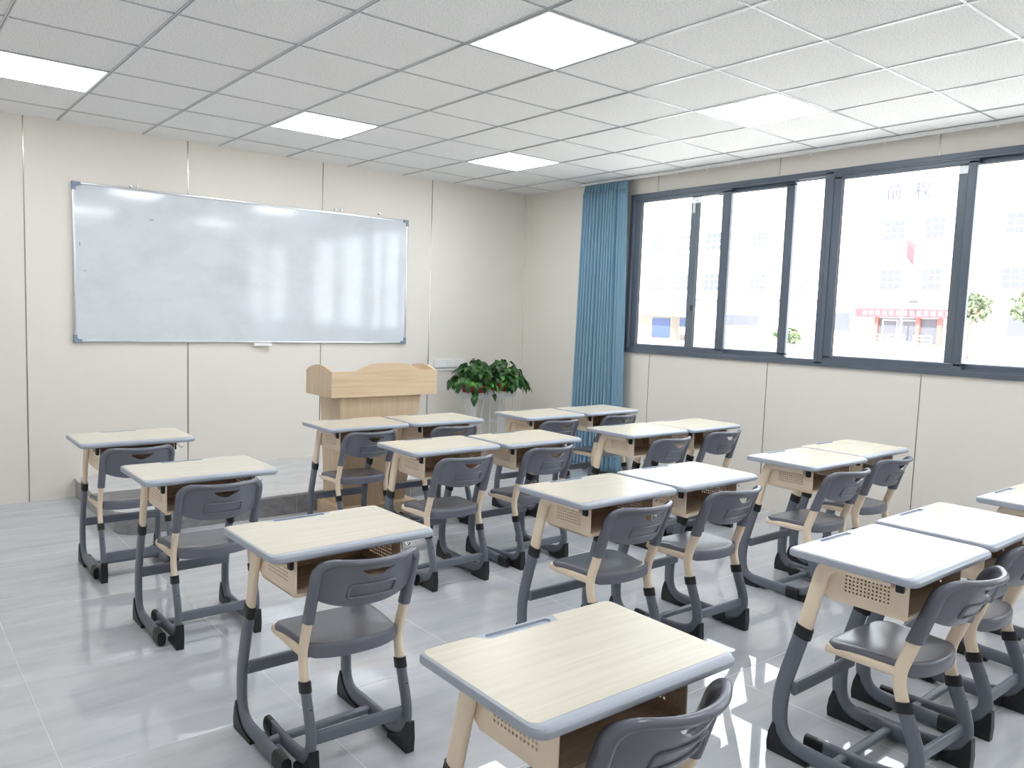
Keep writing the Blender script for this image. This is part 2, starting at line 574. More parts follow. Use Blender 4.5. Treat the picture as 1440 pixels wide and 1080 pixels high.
sb = empty('socket_box', (4.215, YF, 0.995))
tag(sb, 'long white socket box on the front wall behind the potted plants', 'socket box')
obj('housing', box(-0.19, 0.19, -0.022, -0.001, -0.045, 0.045, 0.005), M['white'], sb)
for xx in (-0.12, 0.0, 0.12):
    obj('faceplate', box(xx - 0.05, xx + 0.05, -0.025, -0.021, -0.036, 0.036, 0.002), M['white'], sb)
ra = tag(obj('cable_trunking', box(3.97, 5.15, YF - 0.016, YF - 0.001, 0.920, 0.938, 0.003), M['white']), 'thin white cable trunking under the socket box on the front wall', 'cable trunking')

# ------------------------------------------------------------------ lectern
lec = empty('lectern', (2.415, -1.73, 0))
tag(lec, 'light oak lectern with arched top board standing before the platform', 'lectern')
lw, ld = 0.443, 0.20
bm = bmesh.new()                                # base plinth
add_box(bm, -0.345, 0.285, -0.205, 0.195, 0, 0.098, 0.003)
obj('plinth', bm, M['oak'], lec)
bm = bmesh.new()                                # tapering body
zt, zb_ = 0.90, 0.098
top_ = [(-0.345, -0.135), (0.345, -0.135), (0.345, 0.165), (-0.345, 0.165)]
bot_ = [(-0.305, -0.135), (0.215, -0.135), (0.215, 0.165), (-0.305, 0.165)]
lo = [bm.verts.new((a, b_, zb_)) for a, b_ in bot_]
hi = [bm.verts.new((a, b_, zt)) for a, b_ in top_]
bm.faces.new(lo[::-1]); bm.faces.new(hi)
for k in range(4):
    bm.faces.new((lo[k], lo[(k + 1) % 4], hi[(k + 1) % 4], hi[k]))
obj('body', bm, M['oak_v'], lec)
def hump(x):
    t = max(0.0, 1 - ((x - 0.02) / 0.30) ** 2)
    return 1.078 + 0.058 * (t * t * (3 - 2 * t))
pts = [(-lw, 0.895), (lw, 0.895)] + [(lw - 2 * lw * k / 40, hump(lw - 2 * lw * k / 40)) for k in range(41)]
obj('front_board', prism(pts, 'y', -ld, -ld + 0.018), M['oak'], lec)
def side(y):
    t = (y + ld) / (2 * ld)
    return 1.066 + 0.05 * max(0.0, math.sin(PI * min(1, max(0, t)))) ** 0.8
for sx in (-1, 1):
    pts = [(-ld + 0.018, 0.895), (ld, 0.895)] + [(ld - (2 * ld - 0.018) * k / 24, side(ld - (2 * ld - 0.018) * k / 24)) for k in range(25)]
    x0 = sx * lw - (0.018 if sx > 0 else 0)
    obj('side_board', prism(pts, 'x', x0, x0 + 0.018), M['oak_v'], lec)
obj('desk_surface', box(-lw + 0.018, lw - 0.018, -ld + 0.018, ld, 0.895, 0.915), M['oak'], lec)

# ------------------------------------------------------------------ student desk
def perforated(x0, thick, y0, y1, z0, z1, nc, nr, pitch, r, cy, cz, outline_r, inner_x=None):
    """upright side panel in the plane x with a real grid of holes"""
    bm = bmesh.new()
    gw_, gh = nc * pitch, nr * pitch
    ya, za = cy - gw_ / 2, cz - gh / 2
    K = 8
    for xx in (x0, x0 + thick):
        for i in range(nc):
            for j in range(nr):
                c0, d0 = ya + i * pitch, za + j * pitch
                cc = (c0 + pitch / 2, d0 + pitch / 2)
                sq = [(c0, d0), (c0 + pitch / 2, d0), (c0 + pitch, d0), (c0 + pitch, d0 + pitch / 2), (c0 + pitch, d0 + pitch), (c0 + pitch / 2, d0 + pitch), (c0, d0 + pitch), (c0, d0 + pitch / 2)]
                sv = [bm.verts.new((xx, *p)) for p in sq]
                cv = []
                for p in sq:
                    dv = Vector((p[0] - cc[0], p[1] - cc[1])).normalized() * r
                    cv.append(bm.verts.new((xx, cc[0] + dv.x, cc[1] + dv.y)))
                for k in range(K):
                    bm.faces.new((sv[k], sv[(k + 1) % K], cv[(k + 1) % K], cv[k]))
                if xx == x0:
                    far = [bm.verts.new((x0 + thick, v_.co.y, v_.co.z)) for v_ in cv]
                    for k in range(K):
                        bm.faces.new((cv[k], cv[(k + 1) % K], far[(k + 1) % K], far[k]))
        # plate around the grid: strips to the rounded outline
        out_ = rounded(y0, y1, z0, z1, outline_r, 6)
        grid = [(ya, za), (ya + gw_, za), (ya + gw_, za + gh), (ya, za + gh)]
        ov = [bm.verts.new((xx, *p)) for p in out_]
        gv = [bm.verts.new((xx, *p)) for p in grid]
        n = 7
        for c in range(4):                      # corner fans
            for k in range(n - 1):
                bm.faces.new((ov[c * n + k], ov[c * n + k + 1], gv[c]))
            a, b2 = ov[c * n + n - 1], ov[((c + 1) * n) % (4 * n)]
            bm.faces.new((a, b2, gv[(c + 1) % 4], gv[c]))
        if xx == x0:
            o0 = ov
        else:
            for k in range(len(ov)):
                bm.faces.new((o0[k], o0[(k + 1) % len(ov)], ov[(k + 1) % len(ov)], ov[k]))
    bmesh.ops.remove_doubles(bm, verts=bm.verts, dist=0.0002)
    for f in bm.faces:
        if inner_x is not None and all(abs(v_.co.x - inner_x) < 1e-5 for v_ in f.verts):
            f.material_index = 1
    return bm

def join_into(bm, other):
    me = bpy.data.meshes.new('tmp')
    other.to_mesh(me); other.free()
    bm.from_mesh(me)
    bpy.data.meshes.remove(me)

DW, DD, DH = 0.600, 0.412, 0.762
def make_desk():
    root = empty('student_desk')
    hx, hy = DW / 2, DD / 2
    # laminate top with a notch for the pen tray at its far edge
    e = 0.007
    nl, nr, nd_ = -0.115, 0.085, 0.034          # notch from x=nl to nr
    near = 0.026
    o_ = []
    def arc(cx, cy, r, a0, a1, n=6):
        for k in range(n + 1):
            a = math.radians(a0 + (a1 - a0) * k / n)
            o_.append((cx + r * math.cos(a), cy + r * math.sin(a)))
    r = 0.020
    yb0, yb1 = -hy + near, hy - e
    xa, xb = -hx + e, hx - e
    arc(xa + r, yb0 + r, r, 180, 270)
    arc(xb - r, yb0 + r, r, 270, 360)
    arc(xb - r, yb1 - r, r, 0, 90)
    s = 0.045
    for k in range(9):                          # right shoulder of the notch (steep)
        t = k / 8
        w_ = t * t * (3 - 2 * t)
        o_.append((nr + 0.012 * (1 - t), yb1 - nd_ * w_))
    for k in range(9):                          # left shoulder of the notch (gentle)
        t = k / 8
        w_ = t * t * (3 - 2 * t)
        o_.append((nl - s * t, yb1 - nd_ * (1 - w_)))
    arc(xa + r, yb1 - r, r, 90, 180)
    top = obj('tabletop', prism(o_, 'z', DH - 0.006, DH, 0.0008, 1), M['laminate'], root, smooth=30)
    # moulded grey body / edge band
    bm = bmesh.new()
    prof = [(0.0045, DH - 0.0262, 0.006), (0.0005, DH - 0.0225, 0.002), (0.0, DH - 0.018, 0.0), (0.0, DH - 0.010, 0.001), (0.001, DH - 0.004, 0.006), (0.0045, DH - 0.0010, 0.014), (0.007, DH - 0.0006, 0.024)]
    rings = []
    for ins, z, nin in prof:
        # inset equally on three sides, more on the near edge (sloping bull-nose)
        pts = rounded(-hx + ins, hx - ins, -hy + nin, hy - ins, (0.032, 0.032, 0.022, 0.022), 8)
        rings.append([bm.verts.new((a, b_, z)) for a, b_ in pts])
    n = len(rings[0])
    for a, b_ in zip(rings, rings[1:]):
        for k in range(n):
            bm.faces.new((a[k], a[(k + 1) % n], b_[(k + 1) % n], b_[k]))
    bm.faces.new(rings[0][::-1]); bm.faces.new(rings[-1])
    eb = obj('edge_band', bm, M['edge'], root)
    ctr = (nl + nr) / 2 - 0.01
    cut = obj('cut', prism(rounded(ctr - 0.098, ctr + 0.098, yb1 - nd_ + 0.007, yb1 - 0.006, 0.0098, 6), 'z', DH - 0.006, DH + 0.01), M['edge'])
    boolean(eb, cut)
    eb.parent = top
    eb.data.polygons.foreach_set('use_smooth', [True] * len(eb.data.polygons))
    eb.data.set_sharp_from_angle(angle=math.radians(32))
    # book box
    bx, y0, y1, z0, z1 = 0.196, -0.146, 0.136, 0.598, DH - 0.027
    bm = bmesh.new()
    for sx in (-1, 1):
        xx = -bx if sx < 0 else bx - 0.004
        join_into(bm, perforated(xx, 0.004, y0, y1, z0, z1, 12, 6, 0.0124, 0.0037, (y0 + y1) / 2 - 0.012, (z0 + z1) / 2 + 0.004, (0.020, 0.045, 0.040, 0.004), xx + 0.004 if sx < 0 else xx))
    add_box(bm, -bx + 0.004, bx - 0.004, y0, y0 + 0.010, z0, z0 + 0.012, 0.002)       # front lip
    add_box(bm, -bx, bx, y0 + 0.005, y1 - 0.03, z0 - 0.001, z0 + 0.003)
    bb = obj('book_box', bm, [M['beige'], M['lining']], root)
    bm = bmesh.new()
    add_box(bm, -bx + 0.004, bx - 0.004, y0 + 0.010, y1 - 0.020, z0 + 0.003, z0 + 0.007)
    add_box(bm, -bx + 0.004, bx - 0.004, y1 - 0.020, y1 - 0.015, z0 + 0.003, z1)
    obj('lining', bm, M['lining'], bb)
    for sx in (-1, 1):
        bm = box(sx * bx - (0.014 if sx < 0 else 0), sx * bx + (0.014 if sx > 0 else 0), y0 + 0.012, y0 + 0.038, z1 - 0.050, z1, 0.005)
        hk = obj('hook_block', bm, M['black'], bb)
    bm = bmesh.new()
    hx_ = bx + 0.014
    add_wire(bm, [(hx_, y0 + 0.023, z1 - 0.018), (hx_ + 0.012, y0 + 0.023, z1 - 0.024), (hx_ + 0.022, y0 + 0.023, z1 - 0.038), (hx_ + 0.030, y0 + 0.023, z1 - 0.042), (hx_ + 0.038, y0 + 0.023, z1 - 0.034)], 0.0022)
    obj('bag_hook', bm, M['metal'], bb, smooth=60)
    # legs
    up = fillet([(0.183, 0.440), (0.124, 0.692), (0.090, 0.7215), (-0.10, 0.7225)], [0.05, 0.03], 8)
    low = fillet([(0.180, 0.462), (0.250, 0.205), (0.236, 0.042), (-0.105, 0.033)], [0.10, 0.150], 12)
    for sx in (-1, 1):
        x = sx * 0.209
        lg = obj('leg', flat_tube([Vector(p) for p in up], x, 0.052, 0.026), M['beige'], root, smooth=50)
        obj('lower_leg', flat_tube(low, x, 0.056, 0.030), M['steel'], lg, smooth=50)
        d = (Vector((0.124, 0.692)) - Vector((0.183, 0.440))).normalized()
        p = Vector((0.177, 0.462))
        obj('collar', flat_tube([p - d * 0.022, p + d * 0.020], x, 0.062, 0.036), M['black'], lg, smooth=50)
        wedge = [(0.276, 0.0), (0.279, 0.03), (0.274, 0.07), (0.262, 0.106), (0.252, 0.10), (0.243, 0.070), (0.222, 0.044), (0.186, 0.022), (0.130, 0.012), (0.128, 0.0)]
        obj('foot_wedge', prism(wedge, 'x', x - 0.019, x + 0.019, 0.003), M['black'], lg)
        obj('end_cap', flat_tube([Vector((-0.122, 0.0325)), Vector((-0.116, 0.0325)), Vector((-0.052, 0.033)), Vector((-0.048, 0.033))], x, 0.063, 0.037), M['black'], lg, smooth=50)
    bm = bmesh.new()
    pts = rounded(0.190, 0.212, 0.222, 0.270, 0.010, 4)
    add_prism(bm, pts, 'x', -0.205, 0.205)
    obj('crossbar', bm, M['steel'], root, smooth=40)
    bm = bmesh.new()
    add_prism(bm, rounded(0.035, 0.067, 0.026, 0.050, 0.009, 4), 'x', -0.205, 0.205)
    obj('floor_bar', bm, M['steel'], root, smooth=40)
    return root

# ------------------------------------------------------------------ student chair (origin under the rear feet)
def make_chair():
    root = empty('student_chair')
    hw = 0.176
    def ys(z):                                   # centre line of the rear posts
        return 0.104 - 0.118 * (z - 0.39) / 0.35
    # seat: rings from the centre out to the edge and down the skirt
    path = [(0, 0.360), (0.190, 0.354), (0.163, 0.078), (0.095, 0.044), (0, 0.034), (-0.095, 0.044), (-0.163, 0.078), (-0.190, 0.354), (0, 0.360)]
    ol = fillet(path, [0.055, 0.020, 0.08, 0.08, 0.08, 0.020, 0.055], 7)[:-1]
    dense = []
    for k, p in enumerate(ol):
        q = ol[(k + 1) % len(ol)]
        m_ = max(1, int((q - p).length / 0.016))
        for t in range(m_):
            if (q - p).length > 1e-5:
                dense.append(p.lerp(q, t / m_))
    cen = Vector((0, 0.205))
    N = len(dense)
    bm = bmesh.new()
    rings = []
    prof = [(0.06, -0.010, 0), (0.3, -0.0098, 0), (0.55, -0.008, 0), (0.75, -0.0045, 0), (0.87, -0.0015, 0), (0.93, 0.0, 0), (0.965, -0.0015, 0), (0.985, -0.005, 0), (0.997, -0.011, 0), (1.0, -0.017, 0), (1.0, -0.022, 0.7), (0.992, -0.027, 1), (0.95, -0.029, 1)]
    for s_, dz, sk in prof:
        ring = []
        for p in dense:
            q = cen + (p - cen) * s_
            t = (q.y - 0.2) / 0.16                # -1 back .. 1 front
            z = 0.430 + dz
            if t > 0:
                z -= 0.012 * t * t
            if t < 0:
                z -= sk * 0.020 * min(1.0, -t * 1.25) ** 2
            ring.append(bm.verts.new((q.x, q.y, z)))
        rings.append(ring)
    for a, b_ in zip(rings, rings[1:]):
        for k in range(N):
            bm.faces.new((a[k], a[(k + 1) % N], b_[(k + 1) % N], b_[k]))
    bm.faces.new(rings[0][::-1]); bm.faces.new(rings[-1])
    obj('seat', bm, M['grey'], root, smooth=60)
    # backrest: a curved panel inside a rolled rim that runs down over the posts as sleeves
    nu, nv = 44, 20
    half, rx = 0.170, 0.1755
    zb0, zt0, rc = 0.562, 0.729, 0.052
    def back_y(x, z):
        u = min(1.0, abs(x) / rx)
        depth = 0.050 + 0.034 * (z - zb0) / (zt0 - zb0)
        return ys(z) - max(0.0, depth) * (1 - u ** 2.1)
    def lims(x):
        ax = abs(x)
        zt = zt0
        if ax > rx - rc:
            zt = zt0 - rc + math.sqrt(max(0, rc * rc - (ax - (rx - rc)) ** 2))
        return zb0 + 0.034 * (ax / half) ** 2.6, zt
    def shell(x, v, back):
        zb, zt = lims(x)
        z = zb + (zt - zb) * v
        return Vector((x, back_y(x, z) + (-0.006 if back else 0.006), z))
    xs = [half * (math.sin((k / nu - 0.5) * PI) * 0.4 + (2 * k / nu - 1) * 0.6) for k in range(nu + 1)]
    bm = bmesh.new()
    F = [[bm.verts.new(shell(x, j / nv, False)) for j in range(nv + 1)] for x in xs]
    B = [[bm.verts.new(shell(x, j / nv, True)) for j in range(nv + 1)] for x in xs]
    for i in range(nu):
        for j in range(nv):
            bm.faces.new((F[i][j], F[i + 1][j], F[i + 1][j + 1], F[i][j + 1]))
            bm.faces.new((B[i][j], B[i][j + 1], B[i + 1][j + 1], B[i + 1][j]))
    for i in range(nu):
        bm.faces.new((F[i][0], B[i][0], B[i + 1][0], F[i + 1][0]))
        bm.faces.new((F[i][nv], F[i + 1][nv], B[i + 1][nv], B[i][nv]))
    for j in range(nv):
        bm.faces.new((F[0][j], F[0][j + 1], B[0][j + 1], B[0][j]))
        bm.faces.new((F[nu][j], B[nu][j], B[nu][j + 1], F[nu][j + 1]))
    bk = obj('backrest', bm, M['grey'], root)
    pts = [(-0.058, 0.703)] + [(-0.058 + 0.116 * k / 16, 0.7015 - 0.030 * math.sin(PI * k / 16) ** 0.9) for k in range(1, 16)] + [(0.058, 0.703)]
    cut = obj('cut', prism(pts, 'y', -0.25, 0.25), M['grey'])
    boolean(bk, cut)
    bm = bmesh.new()
    bm.from_mesh(bk.data)
    # rolled rim: up one side, over the top, down the other
    rp = []
    for z in (0.512, 0.514, 0.53, 0.56, 0.59, 0.62, 0.65):
        rp.append((-rx, z))
    for k in range(9):
        a = PI - 0.5 * PI * k / 8
        rp.append((-rx + rc + rc * math.cos(a), zt0 - rc + rc * math.sin(a)))
    for k in range(1, 16):
        rp.append((-rx + rc + (2 * rx - 2 * rc) * k / 16, zt0))
    rp = rp + [(-x, z) for x, z in rp[:-15][::-1]]
    rings = []
    for k, (x, z) in enumerate(rp):
        d = (Vector(rp[min(k + 1, len(rp) - 1)]) - Vector(rp[max(k - 1, 0)])).normalized()
        n1 = Vector((-d.y, d.x))                  # in the x-z plane
        up_ = abs(d.y)                            # 1 on the sides, 0 along the top
        low_ = max(0.0, min(1.0, (0.66 - z) / 0.12))
        a1 = 0.0110 + 0.0070 * up_
        a2 = 0.0130 + up_ * (0.0110 + 0.0035 * low_)
        c = Vector((x, back_y(x, z) - 0.003 * (1 - up_), z))
        ring = []
        for q in range(14):
            t = 2 * PI * q / 14
            ring.append(bm.verts.new(c + Vector((n1.x, 0, n1.y)) * (a1 * math.cos(t)) + Vector((0, 1, 0)) * (a2 * math.sin(t))))
        rings.append(ring)
    for a, b_ in zip(rings, rings[1:]):
        for k in range(14):
            bm.faces.new((a[k], a[(k + 1) % 14], b_[(k + 1) % 14], b_[k]))
    bm.faces.new(rings[0][::-1]); bm.faces.new(rings[-1])
    rect = rounded(-0.082, 0.082, 0.598, 0.646, 0.010, 5)
    loop = []
    m_ = len(rect)
    for k in range(m_):
        a, b_ = Vector(rect[k]), Vector(rect[(k + 1) % m_])
        q = max(1, int((b_ - a).length / 0.012))
        for t in range(q):
            loop.append(a.lerp(b_, t / q))
    add_wire(bm, [(p.x, back_y(p.x, p.y) - 0.0078, p.y) for p in loop], 0.0050, 8, closed=True)
    bmesh.ops.recalc_face_normals(bm, faces=bm.faces[:])
    bm.to_mesh(bk.data); bm.free()
    bk.data.polygons.foreach_set('use_smooth', [True] * len(bk.data.polygons))
    bk.data.set_sharp_from_angle(angle=math.radians(38))
    # side frames
    up = fillet([(0.072, 0.270), (0.106, 0.385), (ys(0.60), 0.60)], [0.05], 8)
    low = [Vector(p) for p in ((0.080, 0.300), (0.066, 0.262), (0.050, 0.222), (0.036, 0.186), (0.028, 0.156), (0.0255, 0.130), (0.029, 0.106), (0.040, 0.084), (0.058, 0.067), (0.084, 0.055), (0.120, 0.047), (0.18, 0.041), (0.372, 0.031))]
    for sx in (-1, 1):
        x = sx * hw
        bm = flat_tube([Vector(p) for p in up], x, 0.043, 0.024)
        add_flat_tube(bm, [Vector(p) for p in ((0.104, 0.397), (0.150, 0.396), (0.330, 0.393), (0.348, 0.396))], x, 0.030, 0.020)
        lg = obj('leg', bm, M['beige'], root, smooth=50)
        obj('lower_leg', flat_tube(low, x, 0.050, 0.027), M['steel'], lg, smooth=50)
        d = Vector((0.034, 0.115)).normalized()
        p = Vector((0.078, 0.292))
        obj('collar', flat_tube([p - d * 0.017, p + d * 0.018], x, 0.057, 0.034), M['black'], lg, smooth=50)
        wedge = [(-0.002, 0.0), (-0.004, 0.05), (-0.001, 0.108), (0.006, 0.110), (0.014, 0.088), (0.030, 0.064), (0.054, 0.046), (0.090, 0.032), (0.128, 0.020), (0.130, 0.0)]
        obj('foot_wedge', prism(wedge, 'x', x - 0.017, x + 0.017, 0.003), M['black'], lg)
        obj('end_cap', flat_tube([Vector((0.330, 0.029)), Vector((0.334, 0.029)), Vector((0.395, 0.027)), Vector((0.400, 0.027))], x, 0.057, 0.034), M['black'], lg, smooth=50)
        bm = bmesh.new()
        add_lathe(bm, [(0.0055, -0.0005), (0.0055, 0.0016), (0.004, 0.0022)], n=10)
        bmesh.ops.rotate(bm, verts=bm.verts, cent=(0, 0, 0), matrix=Matrix.Rotation(PI / 2, 3, 'X'))
        bmesh.ops.translate(bm, verts=bm.verts, vec=(x, 0.056 - 0.0255, 0.232))
        obj('bolt', bm, M['black'], lg)
    bm = bmesh.new()
    add_prism(bm, rounded(0.026, 0.046, 0.112, 0.156, 0.009, 4), 'x', -hw, hw)
    obj('crossbar', bm, M['steel'], root, smooth=40)
    return root

ROW = {
 'A1': ('farthest of the single-file desks on the left, beside the platform end', 0),
}
DESKS = {
 'A1': (0.604, -2.156, -0.009, 'single student desk farthest left, nearest the whiteboard wall', 'grey chair at the single desk farthest left, nearest the whiteboard wall'),
 'A2': (0.633, -3.221, 0.001, 'single student desk second from the whiteboard wall in the left file', 'grey chair at the second single desk from the whiteboard wall, left file'),
 'A3': (0.661, -4.451, 0.013, 'single student desk third from the whiteboard wall in the left file', 'grey chair at the third single desk from the whiteboard wall, left file'),
 'A4': (0.656, -5.649, -0.018, 'large foreground student desk at the bottom centre, nearest the camera', 'grey chair cut off by the bottom edge, at the foreground desk'),
 'B1L': (2.005, -2.224, -0.006, 'left student desk of the pair directly in front of the oak lectern', 'grey chair at the left desk of the pair before the oak lectern'),
 'B1R': (2.632, -2.242, -0.030, 'right student desk of the pair directly in front of the oak lectern', 'grey chair at the right desk of the pair before the oak lectern'),
 'B2L': (2.009, -3.181, -0.008, 'left student desk of the middle-file pair, second pair from the oak lectern', 'grey chair at the left desk of the second pair from the oak lectern'),
 'B2R': (2.640, -3.208, -0.005, 'right student desk of the middle-file pair, second pair from the oak lectern', 'grey chair at the right desk of the second pair from the oak lectern'),
 'B3L': (1.968, -4.465, -0.008, 'left student desk of the middle-file pair, third pair from the oak lectern', 'grey chair at the left desk of the third pair from the oak lectern'),
 'B3R': (2.599, -4.465, -0.011, 'right student desk of the middle-file pair, third pair from the oak lectern', 'grey chair at the right desk of the third pair from the oak lectern'),
 'B4L': (2.137, -5.653, 0.001, 'left desk of the brightly lit nearest pair at the lower right', 'grey chair at the left desk of the nearest pair, lower right'),
 'B4R': (2.783, -5.631, 0.011, 'right desk of the brightly lit nearest pair, cut by the right edge', 'grey chair cut by the right edge, at the right desk of the nearest pair'),
 'C1L': (3.552, -2.345, -0.001, 'left student desk of the pair before the blue curtain and potted plants', 'grey chair at the left desk of the pair before the blue curtain'),
 'C1R': (4.200, -2.330, -0.003, 'right student desk of the pair before the blue curtain and potted plants', 'grey chair at the right desk of the pair before the blue curtain'),
 'C2L': (3.600, -3.283, -0.010, 'left student desk of the window-file pair, second pair from the blue curtain', 'grey chair at the left desk of the second pair from the blue curtain'),
 'C2R': (4.214, -3.294, 0.001, 'right student desk of the window-file pair, second pair from the blue curtain', 'grey chair at the right desk of the second pair from the blue curtain'),
 'C3L': (3.636, -4.505, -0.003, 'left student desk of the window-file pair, third pair from the blue curtain', 'grey chair at the left desk of the third pair from the blue curtain'),
 'C3R': (4.255, -4.466, 0.009, 'right student desk of the window-file pair, third pair from the blue curtain', 'grey chair at the right desk of the third pair from the blue curtain'),
 'C4L': (3.643, -5.674, 0.0, 'student desk whose left corner alone enters at the right edge', None),
}
CHAIRS = {'A1': (0.588, -2.364, -0.010), 'A2': (0.655, -3.426, -0.012), 'A3': (0.683, -4.670, -0.04), 'A4': (0.718, -5.846, 0.0), 'B1L': (1.992, -2.432, -0.02),
          'B1R': (2.651, -2.452, -0.02), 'B2L': (2.006, -3.434, -0.015), 'B2R': (2.653, -3.414, -0.02), 'B3L': (1.990, -4.685, -0.03), 'B3R': (2.628, -4.702, -0.03),
          'B4L': (2.194, -5.862, -0.03), 'B4R': (2.831, -5.829, 0.0), 'C1L': (3.562, -2.552, -0.015), 'C1R': (4.252, -2.528, -0.014), 'C2L': (3.645, -3.534, 0.0),
          'C2R': (4.268, -3.503, -0.006), 'C3L': (3.606, -4.745, -0.04), 'C3R': (4.251, -4.687, -0.03)}
desk0 = make_desk()
chair0 = make_chair()
first = True
for k, (x, y, rz, ld_, lc) in DESKS.items():
    d = desk0 if first else copy_tree(desk0)
    d.location = (x, y, 0); d.rotation_euler = (0, 0, rz)
    tag(d, ld_, 'desk', 'student desks with maple tops and grey edges')
    if lc:
        c = chair0 if first else copy_tree(chair0)
        c.location = (CHAIRS[k][0], CHAIRS[k][1], 0); c.rotation_euler = (0, 0, CHAIRS[k][2])
        tag(c, lc, 'chair', 'grey plastic student chairs')
    first = False

# ------------------------------------------------------------------ curtain and its rail
cu = empty('curtain', (5.105, -1.46, 0))
tag(cu, 'pleated blue curtain drawn open beside the window in the corner', 'curtain')
bm = bmesh.new()
NC, NR = 260, 40
z0c, z1c = 0.03, 2.800
def curtain_pt(s, z):
    """s 0..1 from the corner side towards the window"""
    t = (z1c - z) / (z1c - z0c)
    y0 = 0.265 + 0.045 * t
    y1 = -0.290 - 0.075 * t
    y = y0 + (y1 - y0) * s
    amp = (0.043 + 0.012 * t) * (1 if s < 0.72 else max(0.12, 1 - (s - 0.72) / 0.10))
    ph = 2 * PI * (15 * s + 0.35 * math.sin(9 * s) + 0.12 * t * math.sin(23 * s))
    x = -amp * math.sin(ph) + 0.006 * math.sin(5 * s + 3 * t)
    y += 0.012 * math.cos(ph * 1.0 + 0.7) * (1 if s < 0.72 else 0.2)
    return (x, y, z)
g = [[bm.verts.new(curtain_pt(i / NC, z0c + (z1c - 0.075 - z0c) * j / NR)) for j in range(NR + 1)] for i in range(NC + 1)]
for i in range(NC):
    for j in range(NR):
        bm.faces.new((g[i][j], g[i + 1][j], g[i + 1][j + 1], g[i][j + 1]))
o = obj('cloth', bm, M['curtain'], cu, smooth=180)
md = o.modifiers.new('thickness', 'SOLIDIFY'); md.thickness = 0.003
bm = bmesh.new()                                # pinched heading
g = []
for i in range(NC + 1):
    s = i / NC
    col = []
    for j in range(7):
        z = z1c - 0.075 + 0.075 * j / 6
        x, y, _ = curtain_pt(s, z)
        k = (j / 6)
        x = x * (1 - 0.5 * k) + 0.012 * k * math.sin(2 * PI * 34 * s) * (1 if s < 0.75 else 0.3) - 0.004 * k
        col.append(bm.verts.new((x, y, z)))
    g.append(col)
for i in range(NC):
    for j in range(6):
        bm.faces.new((g[i][j], g[i + 1][j], g[i + 1][j + 1], g[i][j + 1]))
o = obj('heading', bm, M['curtain'], cu, smooth=180)
md = o.modifiers.new('thickness', 'SOLIDIFY'); md.thickness = 0.003

cr = empty('curtain_rail', (5.105, 0, 2.818))
tag(cr, 'white curtain rail running along the ceiling above the windows', 'curtain rail')
obj('track', box(-0.018, 0.018, YB + 0.05, -1.13, -0.014, 0.0085, 0.003), M['white'], cr)
hk0 = None
for y in (-1.95, -2.30, -2.62, -2.92, -3.10, -3.55, -3.95, -4.10, -4.45, -4.80):
    if hk0 is None:
        bm = bmesh.new()
        add_box(bm, -0.006, 0.006, -0.005, 0.005, -0.026, -0.013, 0.001)
        ring = [(0, 0.008 * math.cos(2 * PI * k / 12), -0.034 + 0.009 * math.sin(2 * PI * k / 12)) for k in range(12)]
        add_wire(bm, ring, 0.0016, 5, closed=True)
        hk0 = obj('runner', bm, M['white'], cr); h = hk0
    else:
        h = hk0.copy(); COL.objects.link(h)
    h.location = (0, y, 0)

# ------------------------------------------------------------------ plants on wire stands
def add_leaf(bm, p, heading, pitch, roll, L):
    """heart-shaped pothos leaf, gently folded along the midrib"""
    prof = [(0.0, 0.0), (-0.10, 0.16), (-0.02, 0.34), (0.16, 0.40), (0.40, 0.36), (0.65, 0.24), (0.86, 0.10), (1.0, 0.0)]
    R = Matrix.Rotation(heading, 3, 'Z') @ Matrix.Rotation(pitch, 3, 'Y') @ Matrix.Rotation(roll, 3, 'X')
    def P(a, b_):
        z = 0.22 * abs(b_) - 0.20 * max(0, a) ** 2
        return bm.verts.new(Vector(p) + R @ Vector((a * L, b_ * L, z * L)))
    mid = [P(a, 0) for a in (0.0, 0.0, 0.12, 0.28, 0.46, 0.66, 0.86, 1.0)]
    for sg in (-1, 1):
        ed = [mid[0]] + [P(a, sg * b_) for a, b_ in prof[1:-1]] + [mid[-1]]
        for k in range(len(ed) - 1):
            vs = [mid[k], ed[k], ed[k + 1], mid[k + 1]]
            vs = [v_ for i, v_ in enumerate(vs) if v_ not in vs[:i]]
            if len(vs) > 2:
                try: bm.faces.new(vs)
                except ValueError: pass

